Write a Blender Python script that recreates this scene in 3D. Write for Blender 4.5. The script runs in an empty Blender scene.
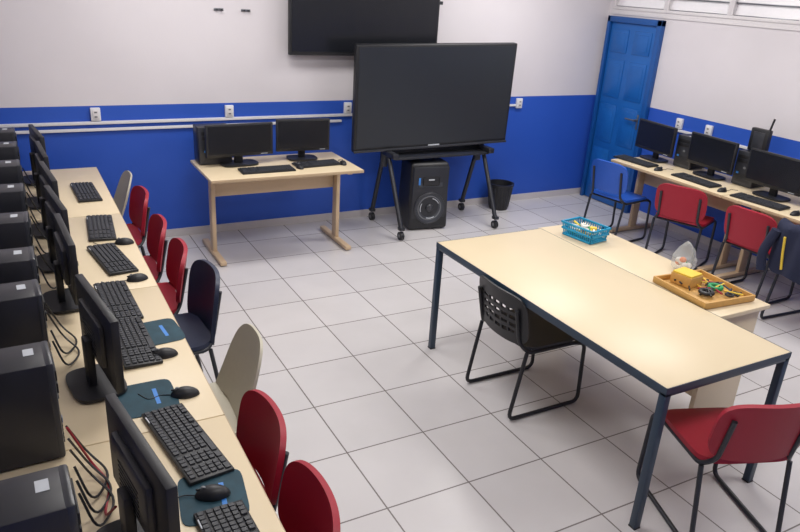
import bpy, bmesh, math, random
from mathutils import Vector, Matrix, noise
random.seed(4)
S=bpy.context.scene
S.view_settings.view_transform='Standard'
try: S.view_settings.look='None'
except Exception: pass
S.view_settings.exposure=0.0

# ---------------- materials ----------------
def srgb(r,g,b):
    def c(v):
        v/=255.0
        return v/12.92 if v<=.04045 else ((v+.055)/1.055)**2.4
    return (c(r),c(g),c(b),1)
def mat(name,col,rough=.5,metal=0.,bump=0.,scale=40,var=.05,spec=.5,coat=0.,alpha=1.,trans=0.):
    m=bpy.data.materials.new(name); m.use_nodes=True
    n=m.node_tree.nodes; l=m.node_tree.links; b=n['Principled BSDF']
    b.inputs['Roughness'].default_value=rough; b.inputs['Metallic'].default_value=metal
    b.inputs['Specular IOR Level'].default_value=spec
    b.inputs['Coat Weight'].default_value=coat
    b.inputs['Alpha'].default_value=alpha
    b.inputs['Transmission Weight'].default_value=trans
    tc=n.new('ShaderNodeTexCoord'); nz=n.new('ShaderNodeTexNoise'); nz.inputs['Scale'].default_value=scale
    nz.inputs['Detail'].default_value=3
    l.new(tc.outputs['Object'],nz.inputs['Vector'])
    mx=n.new('ShaderNodeMixRGB'); mx.inputs[1].default_value=tuple(c*(1-var) for c in col[:3])+(1,)
    mx.inputs[2].default_value=tuple(min(1,c*(1+var)) for c in col[:3])+(1,)
    l.new(nz.outputs['Fac'],mx.inputs[0]); l.new(mx.outputs[0],b.inputs['Base Color'])
    if bump>0:
        bp=n.new('ShaderNodeBump'); bp.inputs['Strength'].default_value=bump; bp.inputs['Distance'].default_value=.002
        l.new(nz.outputs['Fac'],bp.inputs['Height']); l.new(bp.outputs['Normal'],b.inputs['Normal'])
    return m
def emis(name,col,s):
    m=mat(name,col,.5); b=m.node_tree.nodes['Principled BSDF']
    b.inputs['Emission Color'].default_value=col; b.inputs['Emission Strength'].default_value=s
    return m
M={}
M['black']=mat('black_plastic',srgb(30,31,35),.45)
M['dark']=mat('dark_plastic',srgb(40,42,48),.4)
M['case']=mat('black_case_metal',srgb(34,35,42),.35)
M['case2']=mat('dark_bezel_plastic',srgb(52,54,60),.3)
M['screen']=mat('lcd_screen_off',srgb(24,26,32),.25,spec=.5,var=.02,scale=2)
M['bigscreen']=mat('panel_screen_off',srgb(40,44,50),.32,spec=.5,var=.06,scale=1.2)
M['key']=mat('key_caps',srgb(47,49,55),.5)
M['red']=mat('red_chair_plastic',srgb(158,20,44),.5,bump=.15,scale=300)
M['navy']=mat('navy_plastic',srgb(32,42,68),.45)
M['beigec']=mat('beige_chair_plastic',srgb(190,184,166),.5)
M['bluec']=mat('blue_chair_plastic',srgb(40,88,185),.4)
M['steel']=mat('dark_tube_steel',srgb(50,52,58),.35,metal=.3)
M['chrome']=mat('grey_tube_steel',srgb(120,122,128),.3,metal=.7)
M['top']=mat('beige_laminate',srgb(223,205,172),.35,var=.02,scale=8)
M['edge']=mat('beige_edge_band',srgb(192,168,136),.4,var=.04)
M['wood']=mat('beige_leg_paint',srgb(205,180,148),.45,var=.04)
M['ctop']=mat('cream_table_laminate',srgb(224,207,174),.36,var=.02,scale=5,spec=.4)
M['frame']=mat('navy_grey_metal_frame',srgb(42,60,78),.4)
M['white']=mat('white_plastic',srgb(222,222,226),.4)
M['whitep']=mat('white_paint_metal',srgb(218,214,216),.45)
M['grey']=mat('grey_plastic',srgb(110,112,116),.4)
M['door']=mat('blue_door_paint',srgb(22,92,168),.35,var=.12,scale=6)
M['doord']=mat('blue_door_frame_paint',srgb(18,78,148),.35,var=.08)
M['teal']=mat('teal_basket_plastic',srgb(20,150,195),.35)
M['yellow']=mat('yellow_paper',srgb(235,200,70),.6)
M['orange']=mat('orange_plastic',srgb(230,120,40),.5)
M['green']=mat('green_plastic',srgb(40,150,90),.5)
M['tan']=mat('tan_tray_wood',srgb(205,160,90),.5,var=.15)
M['label']=mat('sticker_label',srgb(190,195,202),.5)
M['bluelab']=mat('blue_label',srgb(60,130,210),.5)
M['cloth']=mat('navy_jacket_cloth',srgb(30,36,62),.85,bump=.5,scale=120)
M['padm']=mat('mouse_pad_fabric',srgb(30,66,80),.7,scale=18,var=.5)
M['film']=mat('clear_bag_film',srgb(225,230,228),.2,alpha=.3)
M['glass']=mat('frosted_window_glass',srgb(235,232,235),.3,alpha=.55)
M['cone']=mat('speaker_cone',srgb(60,64,72),.5)
M['chalk']=mat('white_chalk',srgb(235,232,225),.8)

def wallmat(name,zs):
    m=bpy.data.materials.new(name); m.use_nodes=True
    n=m.node_tree.nodes;l=m.node_tree.links;b=n['Principled BSDF']
    tc=n.new('ShaderNodeTexCoord');sp=n.new('ShaderNodeSeparateXYZ');l.new(tc.outputs['Object'],sp.inputs[0])
    gt=n.new('ShaderNodeMath');gt.operation='GREATER_THAN';gt.inputs[1].default_value=zs;l.new(sp.outputs['Z'],gt.inputs[0])
    nz=n.new('ShaderNodeTexNoise');nz.inputs['Scale'].default_value=1.6;nz.inputs['Detail'].default_value=4;l.new(tc.outputs['Object'],nz.inputs[0])
    a=n.new('ShaderNodeMixRGB');a.inputs[1].default_value=srgb(33,77,178);a.inputs[2].default_value=srgb(43,89,190);l.new(nz.outputs['Fac'],a.inputs[0])
    w=n.new('ShaderNodeMixRGB');w.inputs[1].default_value=srgb(208,203,207);w.inputs[2].default_value=srgb(221,216,220);l.new(nz.outputs['Fac'],w.inputs[0])
    x=n.new('ShaderNodeMixRGB');l.new(gt.outputs[0],x.inputs[0]);l.new(a.outputs[0],x.inputs[1]);l.new(w.outputs[0],x.inputs[2])
    l.new(x.outputs[0],b.inputs['Base Color']);b.inputs['Roughness'].default_value=.5
    nb=n.new('ShaderNodeTexNoise');nb.inputs['Scale'].default_value=60;l.new(tc.outputs['Object'],nb.inputs[0])
    bp=n.new('ShaderNodeBump');bp.inputs['Strength'].default_value=.15;bp.inputs['Distance'].default_value=.003
    l.new(nb.outputs['Fac'],bp.inputs['Height']);l.new(bp.outputs[0],b.inputs['Normal'])
    return m
M['wall']=wallmat('two_tone_wall_paint',1.18)
def tilemat():
    m=bpy.data.materials.new('white_ceramic_tile'); m.use_nodes=True
    n=m.node_tree.nodes;l=m.node_tree.links;b=n['Principled BSDF']
    tc=n.new('ShaderNodeTexCoord');mp=n.new('ShaderNodeMapping');l.new(tc.outputs['Object'],mp.inputs[0])
    mp.inputs['Location'].default_value=(0.05,0.0,0)
    br=n.new('ShaderNodeTexBrick');l.new(mp.outputs[0],br.inputs['Vector'])
    br.offset=0;br.squash=1
    br.inputs['Scale'].default_value=1;br.inputs['Brick Width'].default_value=.45;br.inputs['Row Height'].default_value=.45
    br.inputs['Mortar Size'].default_value=.004;br.inputs['Mortar Smooth'].default_value=.1;br.inputs['Bias'].default_value=0
    br.inputs['Color1'].default_value=srgb(208,205,206);br.inputs['Color2'].default_value=srgb(214,211,212)
    br.inputs['Mortar'].default_value=srgb(128,122,120)
    nz=n.new('ShaderNodeTexNoise');nz.inputs['Scale'].default_value=3;nz.inputs['Detail'].default_value=6;l.new(tc.outputs['Object'],nz.inputs[0])
    mx=n.new('ShaderNodeMixRGB');mx.blend_type='MULTIPLY';mx.inputs[0].default_value=.14;l.new(br.outputs[0],mx.inputs[1]);l.new(nz.outputs['Fac'],mx.inputs[2])
    l.new(mx.outputs[0],b.inputs['Base Color'])
    b.inputs['Roughness'].default_value=.27
    bp=n.new('ShaderNodeBump');bp.invert=True;bp.inputs['Strength'].default_value=.4;bp.inputs['Distance'].default_value=.002
    l.new(br.outputs['Fac'],bp.inputs['Height']);l.new(bp.outputs[0],b.inputs['Normal'])
    return m
M['tile']=tilemat()
M['ceil']=mat('white_ceiling_paint',srgb(225,223,222),.8)

# ---------------- mesh builder ----------------
class B:
    def __init__(s,name): s.name=name;s.bm=bmesh.new();s.mats=[]
    def mi(s,k):
        if k not in s.mats: s.mats.append(k)
        return s.mats.index(k)
    def merge(s,t,k,smooth=False,mtx=None):
        i=s.mi(k)
        if mtx is not None: bmesh.ops.transform(t,matrix=mtx,verts=t.verts)
        bmesh.ops.recalc_face_normals(t,faces=t.faces)
        for f in t.faces: f.material_index=i;f.smooth=smooth
        me=bpy.data.meshes.new('tmp');t.to_mesh(me);t.free();s.bm.from_mesh(me);bpy.data.meshes.remove(me)
    def box(s,c,d,k,bev=0.,rot=None,seg=2,taper=None,post=None):
        t=bmesh.new();bmesh.ops.create_cube(t,size=1)
        for v in t.verts:
            v.co=Vector((v.co.x*d[0],v.co.y*d[1],v.co.z*d[2]))
            if taper and v.co.z>0: v.co.x*=taper[0];v.co.y*=taper[1]
        if bev>0: bmesh.ops.bevel(t,geom=list(t.edges),offset=bev,segments=seg,profile=.5,affect='EDGES')
        m=Matrix.Translation(c)
        if rot is not None: m=m@rot
        if post is not None: m=post@m
        s.merge(t,k,False,m)
    def cyl(s,p0,p1,r,k,r1=None,seg=16,smooth=True,caps=True):
        p0=Vector(p0);p1=Vector(p1);d=p1-p0
        t=bmesh.new();bmesh.ops.create_cone(t,cap_ends=caps,segments=seg,radius1=r,radius2=r if r1 is None else r1,depth=d.length)
        q=Vector((0,0,1)).rotation_difference(d.normalized()).to_matrix().to_4x4()
        m=Matrix.Translation((p0+p1)/2)@q
        s.merge(t,k,smooth,m)
    def ball(s,c,d,k,seg=16,rot=None):
        t=bmesh.new();bmesh.ops.create_uvsphere(t,u_segments=seg,v_segments=seg//2+2,radius=.5)
        m=Matrix.Translation(c)
        if rot is not None: m=m@rot
        s.merge(t,k,True,m@Matrix.Diagonal((d[0],d[1],d[2],1)))
    def torus(s,c,R,r,k,axis='x',seg=32,sg=8):
        t=bmesh.new();g=[]
        for i in range(seg):
            a=2*math.pi*i/seg;row=[]
            for j in range(sg):
                b=2*math.pi*j/sg;x=(R+r*math.cos(b))*math.cos(a);y=(R+r*math.cos(b))*math.sin(a);z=r*math.sin(b)
                row.append(t.verts.new((x,y,z)))
            g.append(row)
        for i in range(seg):
            for j in range(sg): t.faces.new((g[i][j],g[(i+1)%seg][j],g[(i+1)%seg][(j+1)%sg],g[i][(j+1)%sg]))
        m=Matrix.Translation(c)
        if axis=='x': m=m@Matrix.Rotation(math.pi/2,4,'Y')
        if axis=='y': m=m@Matrix.Rotation(math.pi/2,4,'X')
        s.merge(t,k,True,m)
    def tube(s,pts,r,k,fil=.05,seg=10,closed=False):
        P=[Vector(p) for p in pts];out=[]
        n=len(P)
        for i,p in enumerate(P):
            if not closed and (i==0 or i==n-1): out.append(p);continue
            a=P[(i-1)%n]-p;b=P[(i+1)%n]-p
            f=min(fil,a.length*.45,b.length*.45)
            A=p+a.normalized()*f;C=p+b.normalized()*f
            for k2 in range(6):
                u=k2/5;out.append(A*(1-u)**2+p*2*u*(1-u)+C*u*u)
        t=bmesh.new();rings=[];N=len(out);up=None
        for i in range(N):
            if closed: T=(out[(i+1)%N]-out[(i-1)%N]).normalized()
            else: T=(out[min(i+1,N-1)]-out[max(i-1,0)]).normalized()
            if up is None:
                up=Vector((0,0,1)) if abs(T.z)<.9 else Vector((1,0,0))
            up=(up-T*up.dot(T))
            if up.length<1e-4: up=T.orthogonal()
            up.normalize();sd=T.cross(up)
            rings.append([t.verts.new(out[i]+(up*math.cos(2*math.pi*j/seg)+sd*math.sin(2*math.pi*j/seg))*r) for j in range(seg)])
        for i in range(N if closed else N-1):
            a=rings[i];b=rings[(i+1)%N]
            for j in range(seg): t.faces.new((a[j],a[(j+1)%seg],b[(j+1)%seg],b[j]))
        if not closed:
            t.faces.new(rings[0]);t.faces.new(rings[-1][::-1])
        s.merge(t,k,True)
    def shell(s,fn,nu,nv,th,k,mask=None,n=4.5,smooth=True):
        # sheet whose outline is a superellipse (rounded rectangle), thickened by an offset copy joined at every open edge
        t=bmesh.new();P={}
        for i in range(nu+1):
            for j in range(nv+1):
                u=-1+2*i/nu;v=-1+2*j/nv
                mm=max(abs(u),abs(v));q=(abs(u)**n+abs(v)**n)**(1/n)
                fk=mm/q if q>1e-9 else 1
                P[i,j]=fn(u*fk,v*fk)
        def nrm(i,j):
            a=P[min(i+1,nu),j]-P[max(i-1,0),j];c=P[i,min(j+1,nv)]-P[i,max(j-1,0)]
            nn=a.cross(c)
            return nn.normalized() if nn.length>1e-12 else Vector((0,0,1))
        cells=[(i,j) for i in range(nu) for j in range(nv) if not(mask and mask(i,j))]
        used=set()
        for i,j in cells: used|={(i,j),(i+1,j),(i,j+1),(i+1,j+1)}
        A={};C={}
        for q in used:
            nn=nrm(*q);A[q]=t.verts.new(P[q]+nn*th/2);C[q]=t.verts.new(P[q]-nn*th/2)
        ed={}
        for i,j in cells:
            lp=[(i,j),(i+1,j),(i+1,j+1),(i,j+1)]
            t.faces.new([A[q] for q in lp]);t.faces.new([C[q] for q in lp[::-1]])
            for a in range(4):
                e=(lp[a],lp[(a+1)%4]);kx=tuple(sorted(e))
                ed.setdefault(kx,[]).append(e)
        for kx,es in ed.items():
            if len(es)==1:
                a,c=es[0];t.faces.new((A[c],A[a],C[a],C[c]))
        s.merge(t,k,smooth)
    def lathe(s,prof,c,k,seg=32,mtx=None):
        t=bmesh.new();g=[]
        for i in range(seg):
            a=2*math.pi*i/seg
            g.append([t.verts.new((r*math.cos(a),r*math.sin(a),z)) for r,z in prof])
        for i in range(seg):
            for j in range(len(prof)-1):
                t.faces.new((g[i][j],g[(i+1)%seg][j],g[(i+1)%seg][j+1],g[i][j+1]))
        bmesh.ops.remove_doubles(t,verts=t.verts,dist=1e-5)
        m=Matrix.Translation(c)
        if mtx is not None: m=m@mtx
        s.merge(t,k,True,m)
    def done(s,loc=(0,0,0),rz=0.):
        me=bpy.data.meshes.new(s.name);s.bm.to_mesh(me);s.bm.free()
        for k in s.mats: me.materials.append(M[k])
        try: me.set_sharp_from_angle(angle=math.radians(40))
        except Exception: pass
        o=bpy.data.objects.new(s.name,me);S.collection.objects.link(o)
        o.location=loc;o.rotation_euler=(0,0,rz);return o
def dup(o,loc,rz=0.,name=None,scale=None):
    n=bpy.data.objects.new(name or o.name.split('.')[0],o.data);S.collection.objects.link(n)
    n.location=loc;n.rotation_euler=(0,0,rz)
    if scale: n.scale=scale
    return n
RX=lambda a:Matrix.Rotation(a,4,'X')
RY=lambda a:Matrix.Rotation(a,4,'Y')
RZ=lambda a:Matrix.Rotation(a,4,'Z')
r=math.radians

# ---------------- room ----------------
XL,XR,YB,YF,ZC=-.5,5.99,6.20,-1.2,3.0
def slab(name,x0,x1,y0,y1,z0,z1,k):
    b=B(name);b.box(((x0+x1)/2,(y0+y1)/2,(z0+z1)/2),(x1-x0,y1-y0,z1-z0),k);return b.done()
slab('floor',XL-.15,XR+.15,YF-.15,YB+.15,-.1,0,'tile')
slab('ceiling',XL-.15,XR+.15,YF-.15,YB+.15,ZC,ZC+.1,'ceil')
slab('wall_back',XL-.15,XR+.15,YB,YB+.15,0,ZC,'wall')
slab('wall_left',XL-.15,XL,YF,YB,0,ZC,'wall')
slab('wall_front',XL-.15,XR+.15,YF-.15,YF,0,ZC,'wall')
WZ0,WZ1=2.12,2.62
wy=[6.14,5.40,4.64,3.92,3.18,2.44,1.7]
b=B('wall_right')
yc=(YF+YB)/2;L=YB-YF
b.box((XR+.075,yc,WZ0/2),(.15,L,WZ0),'wall')
b.box((XR+.075,yc,(WZ1+ZC)/2),(.15,L,ZC-WZ1),'wall')
b.box((XR+.075,(wy[0]+YB)/2,(WZ0+WZ1)/2),(.15,YB-wy[0],WZ1-WZ0),'wall')
b.box((XR+.075,(YF+wy[-1])/2,(WZ0+WZ1)/2),(.15,wy[-1]-YF,WZ1-WZ0),'wall')
b.done()
for i in range(len(wy)-1):
    a,c=wy[i],wy[i+1];w=a-c;m=(a+c)/2
    b=B('window_%d'%(i+1))
    fr=.03;zc=(WZ0+WZ1)/2;hh=WZ1-WZ0
    b.box((XR+.03,m,WZ0+fr/2),(.08,w,fr),'whitep',.003);b.box((XR+.03,m,WZ1-fr/2),(.08,w,fr),'whitep',.003)
    b.box((XR+.03,a-fr/2,zc),(.08,fr,hh-2*fr),'whitep',.003);b.box((XR+.03,c+fr/2,zc),(.08,fr,hh-2*fr),'whitep',.003)
    n=4
    for j in range(n):
        zz=WZ0+fr+(j+.5)*(hh-2*fr)/n
        b.box((XR+.03,m,zz),(.006,w-2*fr,(hh-2*fr)/n-.012),'glass',0,RY(r(12)))
        b.box((XR+.025,m,WZ0+fr+j*(hh-2*fr)/n),(.03,w-2*fr,.014),'chrome',.002)
    b.done()
slab('trim_1',XR-.012,XR,1.7,6.14,WZ0-.05,WZ0-.005,'whitep')
M['skirt']=mat('tile_skirting',srgb(200,195,196),.3)
slab('baseboard_back',XL,XR,YB-.012,YB,0,.07,'skirt')
slab('baseboard_right',XR-.012,XR,YF,5.30,0,.07,'skirt')
slab('baseboard_left',XL,XL+.012,YF,YB-.012,0,.07,'skirt')

# door
b=B('door_1')
y0,y1,zt=5.37,6.14,2.05
X=XR-.001
b.box((X-.03,(y0+.03),zt/2),(.06,.06,zt),'doord',.004)
b.box((X-.03,(y1-.02),zt/2),(.06,.04,zt),'doord',.004)
b.box((X-.03,(y0+y1)/2,zt-.03),(.06,y1-y0,.06),'doord',.004)
b.box((X-.015,(y0+y1)/2,(zt-.06)/2+.005),(.03,y1-y0-.1,zt-.07),'door',.002)
dy0=y0+.07;dy1=y1-.05;cw=(dy1-dy0)/2
for (za,zb) in ((.12,.62),(.70,1.12),(1.2,1.60),(1.68,1.92)):
    for q in range(2):
        ya=dy0+q*cw+.05;yb=dy0+(q+1)*cw-.03
        b.box((X-.032,(ya+yb)/2,(za+zb)/2),(.012,yb-ya,zb-za),'door',.005)
        b.box((X-.036,(ya+yb)/2,(za+zb)/2),(.012,yb-ya-.07,zb-za-.07),'door',.005)
b.cyl((X-.03,y0+.12,1.02),(X-.09,y0+.12,1.02),.012,'chrome')
b.tube([(X-.085,y0+.12,1.02),(X-.085,y0+.24,1.02)],.009,'chrome')
b.box((X-.034,y0+.12,1.0),(.006,.04,.16),'chrome',.002)
b.done()

# ---------------- wall fittings ----------------
def trunk(name,pts,rr=.012,k='white'):
    b=B(name)
    for a,c in zip(pts[:-1],pts[1:]):
        a=Vector(a);c=Vector(c);d=c-a;mid=(a+c)/2
        b.box(mid,(max(abs(d.x),2*rr),max(abs(d.y),2*rr),max(abs(d.z),2*rr)),k,.002)
    return b.done()
yy=YB-.013
trunk('cable_trunking',[(-.3,yy,1.045),(2.9,yy,1.045)],.012)
trunk('cable_trunking',[(-.3,yy,.99),(2.78,yy,.99)],.011)
trunk('cable_trunking',[(4.3,yy,1.09),(4.84,yy,1.09)],.011)
def outlet(loc,rz):
    b=B('electrical_outlet')
    b.box((0,-.015,0),(.075,.03,.105),'white',.006);b.box((0,-.032,.0),(.045,.008,.07),'whitep',.003)
    for z in (-.018,.018):
        b.box((0,-.036,z),(.022,.003,.012),'grey',.001)
    return b.done(loc,rz)
o=outlet((.61,YB-.001,1.115),0)
for x in (1.70,2.84,4.88): dup(o,(x,YB-.001,1.11),0)
for y in (4.94,4.58): dup(o,(XR-.001,y,1.09),-math.pi/2)
trunk('cable_trunking',[(XR-.013,5.3,1.02),(XR-.013,2.0,1.02)],.012)
b=B('coat_hook')
for x in (-.02,.02):
    b.cyl((x,0,0),(x,-.03,0),.006,'steel');b.ball((x,-.03,0),(.015,.015,.015),'steel')
b.box((0,-.002,0),(.08,.006,.02),'chrome',.001)
o=b.done((1.64,YB-.003,1.95))
dup(o,(1.87,YB-.003,1.95))

# wall TV
b=B('flat_screen_television')
b.box((0,0,0),(1.50,.05,.88),'black',.008);b.box((0,-.026,.008),(1.46,.004,.83),'screen')
b.box((0,.05,0),(.5,.08,.35),'steel',.004)
b.box((.77,.02,.05),(.05,.05,.03),'steel',.004)
b.done((2.97,6.105,2.04))

# ---------------- interactive display on stand ----------------
b=B('interactive_display_stand')
W_,H_=1.655,.965
T=Matrix.Translation((-.085,0,1.275))@RZ(r(-3))@RX(r(3.5))@RY(r(-1.6))
b.box((0,0,0),(W_,.07,H_),'black',.012,seg=3,post=T)
b.box((0,-.036,.008),(W_-.05,.004,H_-.065),'bigscreen',post=T)
b.box((0,-.04,-H_/2+.01),(W_,.02,.02),'case2',.003,post=T)
b.box((0,.05,-.02),(1.2,.06,.6),'dark',.02,post=T)
b.box((0,-.041,-H_/2+.028),(.12,.004,.012),'label',post=T)
for sx in (-.54,.54):
    b.box((sx,.115,1.05),(.07,.03,.9),'steel',.005)
    b.tube([(sx,.06,.80),(sx,-.31,.10)],.022,'steel')
    b.tube([(sx,.10,.80),(sx,.31,.10)],.022,'steel')
    b.box((sx,0,.75),(.06,.26,.05),'steel',.006)
    for yy2 in (-.31,.31):
        b.box((sx,yy2,.11),(.05,.06,.03),'steel',.004)
        b.cyl((sx-.018,yy2,.04),(sx+.018,yy2,.04),.04,'black',seg=20)
        b.cyl((sx-.02,yy2,.04),(sx+.02,yy2,.04),.016,'grey',seg=12)
b.box((0,.10,.75),(1.1,.04,.06),'steel',.004)
b.box((0,.02,.72),(1.06,.24,.02),'steel',.004)
b.done((3.63,5.75,0))

# PA speaker
b=B('loudspeaker')
b.box((0,0,.34),(.42,.34,.66),'black',.03,seg=3,taper=(.94,.85))
yf=-.165
b.box((0,-.158,.34),(.37,.03,.60),'dark',.012,RX(r(2)))
for R_,r_ in ((.15,.012),(.118,.006)): b.torus((0,yf-.012,.23),R_,r_,'case2' if r_>.01 else 'grey','y')
b.lathe([(0.0,.0),(.035,.0),(.05,-.03),(.11,.0),(.14,.01)],(0,yf-.01,.23),'cone',mtx=RX(math.pi/2))
b.ball((0,yf-.012,.23),(.08,.04,.08),'case2')
for a0 in (.5,2.6,4.4): b.tube([(.10*math.cos(a0+t*.12),yf-.024,.23+.10*math.sin(a0+t*.12)) for t in range(8)],.004,'label',.01,6)
b.box((0,yf-.003,.50),(.28,.02,.15),'cone',.02)
b.box((0,yf-.016,.50),(.17,.012,.09),'black',.01)
b.box((-.12,yf-.014,.50),(.02,.008,.07),'bluelab',.003);b.box((.0,yf-.023,.515),(.06,.004,.012),'label',.001)
b.tube([(-.09,.02,.66),(-.09,.02,.70),(.09,.02,.70),(.09,.02,.66)],.012,'black',.02)
for x in (-.15,.15):
    for y in (-.1,.1): b.cyl((x,y,0),(x,y,.015),.015,'black')
b.done((3.50,5.77,0),r(-8))

# bin
b=B('waste_bin')
b.lathe([(0,.0),(.10,.0),(.105,.01),(.135,.27),(.145,.27),(.145,.29),(.125,.29),(.095,.02),(0,.02)],(0,0,0),'black')
for i in range(24):
    a=2*math.pi*i/24
    b.cyl((.107*math.cos(a),.107*math.sin(a),.03),(.134*math.cos(a),.134*math.sin(a),.25),.004,'dark',seg=6)
b.done((4.62,6.0,0))

# ---------------- desks ----------------
def desk(name,L,D=.68):
    b=B(name)
    b.box((0,0,.7375),(L,D,.025),'top',.003)
    b.box((0,-D/2,.7375),(L,.004,.024),'edge',.001);b.box((0,D/2,.7375),(L,.004,.024),'edge',.001)
    for sx in (-1,1):
        x=sx*(L/2-.09)
        b.box((x,.02,.37),(.035,.09,.66),'wood',.006)
        b.box((x,.02,.71),(.045,D-.12,.03),'wood',.004)
        b.box((x,.02,.025),(.055,D-.08,.035),'wood',.008)
        for y in (-1,1): b.cyl((x,.02+y*(D/2-.08),0),(x,.02+y*(D/2-.08),.012),.02,'black')
    b.box((0,.06,.60),(L-.22,.016,.2),'wood',.002)
    return b.done()
d=desk('computer_desk',1.30,.69); d.location=(1.945,5.62,0)
for y in (4.37,3.06): dup(d,(5.54,y,0),-math.pi/2)
d2=desk('computer_desk',1.24,.92)
d2.location=(.09,5.30,0);d2.rotation_euler=(0,0,math.pi/2)
for i in range(1,4): dup(d2,(.09,5.30-1.245*i,0),math.pi/2)

# ---------------- computers ----------------
def monitor(w=.48,h=.285):
    b=B('computer_monitor')   # screen faces +x
    zc=.085+h/2
    b.box((0,0,zc),(.03,w,h),'black',.005);b.box((.0152,0,zc+.006),(.002,w-.03,h-.042),'screen')
    b.box((-.02,0,zc),(.03,w*.6,h*.6),'dark',.012)
    b.box((.0165,w*.36,.097),(.003,.05,.004),'label')
    b.box((-.045,0,.11),(.03,.06,.20),'black',.006)
    b.shell(lambda u,v:Vector((-.03+u*.095,v*.13,.0125)),10,10,.012,'black',n=4)
    for k2 in range(7): b.box((-.036,0,zc-.06+k2*.015),(.002,.16,.004),'black')
    return b.done()
mon=monitor()
def tower():
    b=B('computer_tower')   # front faces +x
    b.box((0,0,.18),(.35,.17,.345),'case',.005)
    b.box((.18,0,.18),(.025,.17,.35),'case2',.008)
    b.box((.195,0,.30),(.006,.14,.035),'black',.002);b.box((.195,0,.255),(.006,.14,.035),'black',.002)
    b.cyl((.19,0,.19),(.198,0,.19),.012,'grey')
    for i in range(6): b.box((.194,0,.05+i*.015),(.004,.12,.005),'black')
    b.box((.13,.02,.3535),(.03,.045,.001),'label')
    b.box((.197,-.05,.13),(.001,.02,.02),'bluelab')
    for x in (-.14,.14):
        for y in (-.06,.06): b.cyl((x,y,0),(x,y,.01),.014,'black',seg=10)
    return b.done()
tow=tower()
def keyboard():
    b=B('computer_keyboard')  # long along y, user at +x
    b.box((0,0,.009),(.15,.45,.014),'black',.004,RY(r(2)))
    for q in range(6):
        x=-.058+q*.0225+(0.004 if q else 0)
        ys=[-.21+i*.0195 for i in range(15)]+[.0955+i*.0195 for i in range(3)]+[.163+i*.0195 for i in range(3)]
        if q==5:
            for yk,wk in ((-.2,.03),(-.165,.03),(-.13,.03),(-.05,.11),(.03,.03),(.062,.02)): b.box((x,yk,.0185-.0006*q),(.018,wk,.007),'key',.0012,seg=1)
            ys=ys[15:]
        for yk in ys: b.box((x,-yk if q<5 else yk,.0195-.0006*q),(.018,.0165,.007),'key',.0012,seg=1)
    b.box((-.07,.17,.0195),(.004,.04,.002),'label')
    return b.done()
kb=keyboard()
def mouse():
    b=B('computer_mouse')
    t=bmesh.new();bmesh.ops.create_uvsphere(t,u_segments=20,v_segments=12,radius=.5)
    for v in t.verts:
        v.co.x*=.108;v.co.y*=.062*(1-.12*abs(v.co.x)/.05);v.co.z=max(v.co.z,-.02)*.066+.002
    b.merge(t,'black',True)
    b.cyl((-.028,-.004,.028),(-.028,.004,.028),.009,'grey',seg=12)
    b.box((-.03,0,.026),(.04,.0012,.008),'case2')
    b.tube([(-.052,0,.006),(-.09,.01,.004),(-.13,-.02,.004),(-.17,.03,.004)],.002,'black',.03,6)
    return b.done()
ms=mouse()
ZT=.7505
def place(o,first,loc,rz):
    if first: o.location=loc;o.rotation_euler=(0,0,rz);return o
    return dup(o,loc,rz)
# left row (screens face +x)
lm=[(.15,5.60,6),(.15,5.02,3),(.15,4.45,5),(.15,3.90,6),(.15,3.38,3),(.19,2.57,8),(.185,1.64,9)]
for i,(x,y,a) in enumerate(lm): place(mon,i==0,(x,y,ZT),r(a))
lt=[5.75,5.28,4.75,4.2,3.67,3.15,2.76,2.22,1.53]
for i,y in enumerate(lt):
    o=place(tow,i==0,(-.175,y,ZT),r(random.uniform(-3,3)))
lk=[(.40,5.20,2),(.40,4.40,-4),(.39,3.86,8),(.34,3.30,2),(.34,2.86,2),(.385,2.07,9),(.41,1.48,3)]
for i,(x,y,a) in enumerate(lk): place(kb,i==0,(x,y,ZT),r(a))
lmo=[(.49,4.10),(.47,3.54),(.44,2.70),(.45,2.37),(.40,1.77)]
for i,(x,y) in enumerate(lmo): place(ms,i==0,(x,y,ZT+ (.004 if y==1.77 else 0)),r(random.uniform(-20,20)))
b=B('mouse_pad');b.shell(lambda u,v:Vector((u*.10,v*.115,.0)),12,12,.003,'padm',n=7)
b.box((.03,.0,.0018),(.015,.11,.0006),'bluelab')
o=b.done((.45,2.92,ZT+.0015),r(5));dup(o,(.40,1.77,ZT+.0015),r(-8));dup(o,(.32,2.40,ZT+.0015),0)
# back desk (screens face -y)
dup(mon,(1.645,5.69,ZT),r(-86),scale=(1,1.2,.94))
dup(mon,(2.22,5.74,ZT),r(-94),scale=(1,1,.97))
dup(tow,(1.46,5.85,ZT),r(-90),scale=(.5,1.6,.88))
dup(kb,(1.80,5.46,ZT),r(-90));dup(kb,(2.27,5.54,ZT),r(-86),scale=(1,.9,1))
dup(ms,(2.09,5.47,ZT),r(-90));dup(ms,(2.50,5.50,ZT),r(-100))
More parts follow.
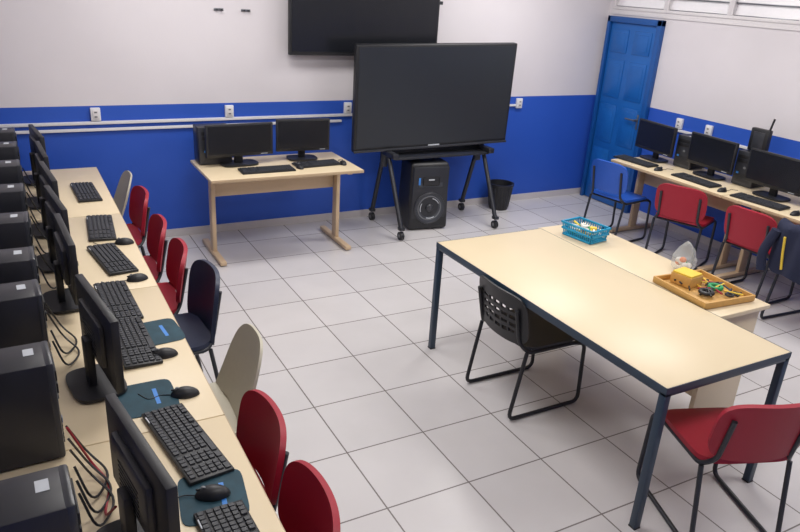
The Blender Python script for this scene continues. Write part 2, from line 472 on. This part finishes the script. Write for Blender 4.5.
# right row (screens face -x)
for (x,y,a,s_) in ((5.60,4.88,174,1.08),(5.60,4.21,176,1.1),(5.55,3.53,178,1.12),(5.55,2.82,180,1.1)): dup(mon,(x,y,ZT),r(a),scale=(1,s_,1))
for (x,y) in ((5.76,4.55),(5.76,3.88),(5.76,3.18)): dup(tow,(x,y,ZT),r(180),scale=(.6,1.2,.86))
for (x,y,a) in ((5.36,4.86,182),(5.36,4.13,178),(5.33,3.46,184),(5.34,2.78,180)): dup(kb,(x,y,ZT),r(a))
for (x,y) in ((5.32,4.53),(5.30,3.80),(5.30,3.12)): dup(ms,(x,y,ZT),r(180))
b=B('wifi_router')
b.box((0,0,.1),(.05,.18,.2),'black',.01);b.box((-.026,0,.1),(.004,.11,.14),'case2',.004)
b.tube([(0,-.07,.19),(0,-.09,.30)],.009,'black')
b.done((5.76,3.88,ZT+.306))

# cables
def cable(name,pts,rr=.004,k='black'):
    b=B(name);b.tube(pts,rr,k,.12,6);return b.done()
for y in (5.3,4.7,4.2,3.7,3.0,2.9,2.05,1.98,1.92,1.3):
    cable('power_cable',[(.03,y,ZT+.18),(.08,y+.06,ZT+.03),(.14,y-.05,ZT+.006),(.07,y-.18,ZT+.006),(.035,y-.1,ZT+.1)])
cable('network_cable',[(.03,1.98,ZT+.22),(.09,2.05,ZT+.02),(.13,1.95,ZT+.005),(.09,1.80,ZT+.005),(.12,1.72,ZT+.1)],.004,'red')
cable('hanging_cable',[(XR-.02,3.35,2.06),(XR-.02,3.36,1.8),(XR-.03,3.42,1.5),(XR-.02,3.40,1.14)],.007,'grey')

# ---------------- chairs ----------------
def chair(name,shell='red',frame='steel',backh=.27,top=.76,w=.44,holes=False):
    b=B(name);hw=w/2-.01
    fz=.012
    for s in (-1,1):
        y=s*hw
        yb=s*(hw-.04)
        b.tube([(-.245,yb,top-.08),(-.20,yb,.47),(-.16,y,.42),(.17,y,.42),(.25,y,.40),(.27,y,fz),(-.24,y,fz),(-.17,y,.42)],.0115,frame,.05)
    b.tube([(.21,-hw,.415),(.21,hw,.415)],.010,frame);b.tube([(-.13,-hw,.415),(-.13,hw,.415)],.010,frame)
    def seat(u,v):
        x=u*.215+.01;z=.445-.012*(1-v*v)*(1-u*u)-max(0,u-.6)**2*.12+max(0,-u-.7)*.05
        return Vector((x,v*w*.5,z))
    def back(u,v):
        z=top-backh/2+u*backh/2
        x=-.215-.05*(u*.5+.5)+.045*v*v
        return Vector((x,v*w*.5,z))
    if holes:
        b.shell(back,26,30,.012,shell,lambda i,j:(i%4 in (1,2)) and (j%4!=0) and 4<i<20 and 3<j<27,n=4.5)
        b.shell(seat,20,20,.014,shell,n=5)
    else:
        b.shell(seat,22,22,.022,shell,n=5);b.shell(back,22,26,.022,shell,n=4)
    return b.done()
def mono(name,shell,frame='chrome',top=.80,w=.43):
    b=B(name);hw=w/2-.04
    for s in (-1,1):
        b.tube([(.13,s*hw,.42),(.20,s*(hw+.04),.0)],.0115,frame);b.tube([(-.12,s*hw,.42),(-.22,s*(hw+.04),.0)],.0115,frame)
        b.tube([(.14,s*hw,.415),(-.14,s*hw,.415)],.011,frame)
    b.tube([(.14,-hw,.415),(.14,hw,.415)],.011,frame);b.tube([(-.14,-hw,.415),(-.14,hw,.415)],.011,frame)
    def f(u,v):
        s=(u+1)/2
        if s<.5:
            q=s/.5;x=.23-.40*q;z=.435+.012*(1-q)**2*-2-.012*math.sin(math.pi*q)
            wv=w*.5
        else:
            q=(s-.5)/.5;x=-.17-.09*q-.03*math.sin(q*1.57);z=.435+(top-.435)*q**1.15
            wv=w*.5*(1-.12*q*q)
        return Vector((x+ (.035*v*v if s>.5 else 0),v*wv,z+.02*v*v*(1 if s<.5 else 0)))
    b.shell(f,36,20,.012,shell,n=4.5)
    return b.done()
rc=chair('red_chair','red','steel',backh=.30,top=.77)
place(rc,True,(2.66,1.60,0),r(70))
for (x,y,a) in ((5.24,4.07,22),(5.24,3.30,2),(5.12,2.70,-4)): dup(rc,(x,y,0),r(a))
for (x,y,a) in ((.52,5.10,182),(.51,4.42,178),(.53,3.94,176),(.46,2.13,180),(.46,1.66,178)): dup(rc,(x,y,0),r(a))
k=chair('black_chair','black','black',backh=.30,top=.75,w=.45,holes=True);k.location=(2.48,2.81,0)
k=chair('navy_chair','navy','steel',backh=.40,top=.80,w=.42);k.location=(.58,3.46,0);k.rotation_euler=(0,0,r(184))
k=mono('beige_chair','beigec');k.location=(.54,2.68,0);k.rotation_euler=(0,0,r(178))
dup(k,(.47,5.60,0),r(180),scale=(1,1,.96))
k=chair('blue_chair','bluec','steel',backh=.30,top=.80,w=.42);k.location=(5.17,4.82,0);k.rotation_euler=(0,0,r(8))

# jacket over chair back
b=B('jacket')
def jk(u,v):
    s=u
    top=.795
    if abs(s)<.12: x=-.26+s*.25;z=top+.01*math.cos(s*13)
    else:
        x=-.26+(.04 if s>0 else -.045)
        z=top-(abs(s)-.12)*(.42 if s<0 else .28)
    return Vector((x+.012*math.sin(v*9+s*3)+.03*v*v,v*.25,z+.01*math.sin(v*7)))
b.shell(jk,36,28,.014,'cloth',n=6)
def onj(u,v):
    p=jk(u,v);return (p.x-.012,p.y,p.z)
b.tube([onj(-.9,-.75),onj(-.6,-.62),onj(-.3,-.55)],.009,'yellow',.02,6)
b.tube([onj(-.9,-.45),onj(-.6,-.32),onj(-.3,-.25)],.009,'yellow',.02,6)
b.tube([onj(-.9,.45),onj(-.6,.52),onj(-.3,.55)],.009,'yellow',.02,6)
b.tube([(-.31,-.22,.74),(-.34,-.27,.55),(-.33,-.25,.42)],.035,'cloth',.1)
b.tube([(-.31,.22,.74),(-.34,.27,.55),(-.33,.25,.42)],.035,'cloth',.1)
b.done((5.12,2.70,0),r(-4))

# ---------------- centre table ----------------
b=B('meeting_table')
tx0,tx1,ty0,ty1=2.262,3.095,1.655,3.52
cx,cy=(tx0+tx1)/2,(ty0+ty1)/2;lw=tx1-tx0;ll=ty1-ty0
b.box((cx,cy,.742),(lw,ll,.016),'ctop',.002)
for y in (ty0+.015,ty1-.015): b.box((cx,y,.722),(lw,.03,.03),'frame',.002)
for x in (tx0+.015,tx1-.015): b.box((x,cy,.722),(.03,ll,.03),'frame',.002)
for cxx in (tx0+.0015,tx1-.0015): b.box((cxx,cy,.735),(.005,ll,.03),'frame')
for y in (ty0+.0015,ty1-.0015): b.box((cx,y,.735),(lw,.005,.03),'frame')
for x in (tx0+.018,tx1-.018):
    for y in (ty0+.018,ty1-.018):
        b.box((x,y,.365),(.036,.036,.73),'frame',.003);b.box((x,y,.004),(.038,.038,.008),'black')
b.done()
# teacher desk beside it
b=B('teacher_desk')
dx0,dx1,dy0,dy1=3.105,3.53,2.07,3.56
cx,cy=(dx0+dx1)/2,(dy0+dy1)/2
b.box((cx,cy,.7275),(dx1-dx0,dy1-dy0,.025),'top',.003)
b.box((dx0+.06,cy,.45),(.018,dy1-dy0-.08,.50),'top',.002)
for y in (dy0+.05,dy1-.05): b.box((cx,y,.365),(dx1-dx0-.06,.03,.70),'top',.003);b.box((cx,y,.01),(dx1-dx0-.04,.035,.02),'wood',.003)
b.done()

# basket
b=B('pencil_basket')
def wallb(x0,y0,x1,y1,n):
    for i in range(n):
        t=(i+.5)/n;x=x0+(x1-x0)*t;y=y0+(y1-y0)*t
        b.cyl((x*.88,y*.88,.005),(x,y,.085),.004,'teal',seg=6)
    for z,s_ in ((.09,1.),(.05,.95),(.008,.88)):
        b.box(((x0+x1)/2*s_,(y0+y1)/2*s_,z),(abs(x1-x0)*s_+.012,abs(y1-y0)*s_+.012,.014),'teal',.003)
a,c=.09,.13
wallb(-a,-c,a,-c,10);wallb(-a,c,a,c,10);wallb(-a,-c,-a,c,14);wallb(a,-c,a,c,14)
b.box((0,0,.005),(.16,.23,.006),'teal')
cols=['yellow','orange','chalk','yellow','chalk','green','red','bluelab']
for i in range(28):
    x=random.uniform(-.045,.045);y=random.uniform(-.085,.085);an=random.uniform(0,3.1);z=.02+random.uniform(0,.055)
    dx,dy=math.cos(an)*.03,math.sin(an)*.03
    b.cyl((x-dx,y-dy,z),(x+dx,y+dy,z+.01),.008,random.choice(cols),seg=8)
for i in range(3): b.box((random.uniform(-.03,.03),random.uniform(-.06,.06),.08),(.045,.035,.018),random.choice(['yellow','chalk']),.004,RZ(random.uniform(0,3)))
b.done((3.28,3.29,.7405),r(8))
# tray
b=B('stationery_tray')
b.box((0,0,.006),(.36,.38,.01),'tan',.002)
for x in (-.18,.18): b.box((x,0,.022),(.012,.39,.035),'tan',.002)
for y in (-.19,.19): b.box((0,y,.022),(.36,.012,.035),'tan',.002)
b.box((-.03,.10,.045),(.12,.13,.06),'tan',.003,RZ(.2));b.box((-.03,.10,.08),(.11,.12,.012),'yellow',.003,RZ(.2))
for (x,y,kx) in ((.06,-.03,'green'),(-.05,-.07,'black')):
    b.torus((x,y,.035),.032,.012,kx,'z',24,8)
for i in range(26):
    x=random.uniform(-.12,.12);y=random.uniform(-.15,.14);an=random.uniform(0,3.1)
    dx,dy=math.cos(an)*.05,math.sin(an)*.05
    b.cyl((x-dx,y-dy,.022+random.random()*.02),(x+dx,y+dy,.026+random.random()*.02),.005,random.choice(['black','red','yellow','black','navy','chalk']),seg=8)
b.torus((.06,-.13,.03),.02,.006,'black','z',16,6);b.torus((.11,-.13,.03),.02,.006,'black','z',16,6)
b.done((3.30,2.34,.7405),r(-4))
# plastic bag with supplies
b=B('plastic_bag')
t=bmesh.new();bmesh.ops.create_icosphere(t,subdivisions=4,radius=.5)
for v in t.verts:
    n_=noise.noise(v.co*4)*.12+noise.noise(v.co*11)*.06
    v.co*=1+n_;v.co=Vector((v.co.x*.14,v.co.y*.14,max(v.co.z,-.38)*.16+.061+max(0,v.co.z-.3)*.2))
b.merge(t,'film',True)
for i in range(9): b.ball((random.uniform(-.03,.03),random.uniform(-.035,.035),.025+random.random()*.05),(.045,.04,.035),random.choice(['green','green','chalk','orange','chalk']),10)
b.done((3.455,2.62,.7405))

# ---------------- lights ----------------
M['tube']=emis('fluorescent_tube',(1,.98,.95,1),6.0)
def lamp(x,y):
    b=B('ceiling_light_fixture')
    b.box((0,0,.03),(1.25,.16,.04),'whitep',.005)
    for s in (-.04,.04): b.cyl((-.6,s,-.0),(.6,s,-.0),.014,'tube')
    return b.done((x,y,ZC-.052))
for x in (1.3,4.3):
    for y in (1.0,3.2,5.0):
        lamp(x,y)
        en={(1.3,1.0):20,(1.3,3.2):29,(4.3,5.0):38,(4.3,3.2):33}.get((x,y),31)
        ld=bpy.data.lights.new('ceiling_tube_light','AREA');ld.shape='RECTANGLE';ld.size=1.3;ld.size_y=.6;ld.energy=en;ld.color=(1,.975,.945)
        lo=bpy.data.objects.new('ceiling_tube_light',ld);S.collection.objects.link(lo);lo.location=(x,y,ZC-.09)
wld=bpy.data.worlds.new('world');S.world=wld;wld.use_nodes=True
bg=wld.node_tree.nodes['Background'];bg.inputs[0].default_value=(.95,.92,.95,1);bg.inputs[1].default_value=1.3

# ---------------- camera ----------------
f,h,th,ps,ro=704.33,2.2548,.383,.5183,.065
F=Vector((math.sin(ps)*math.cos(th),math.cos(ps)*math.cos(th),-math.sin(th)))
R=Vector((math.cos(ps),-math.sin(ps),0));U=R.cross(F)
R2=R*math.cos(ro)+U*math.sin(ro);U2=-R*math.sin(ro)+U*math.cos(ro)
cd=bpy.data.cameras.new('camera');cd.sensor_width=36;cd.lens=f*36/800;cd.clip_start=.05
co=bpy.data.objects.new('camera',cd);S.collection.objects.link(co)
mw=Matrix(((R2.x,U2.x,-F.x,0),(R2.y,U2.y,-F.y,0),(R2.z,U2.z,-F.z,h),(0,0,0,1)))
co.matrix_world=mw
S.camera=co
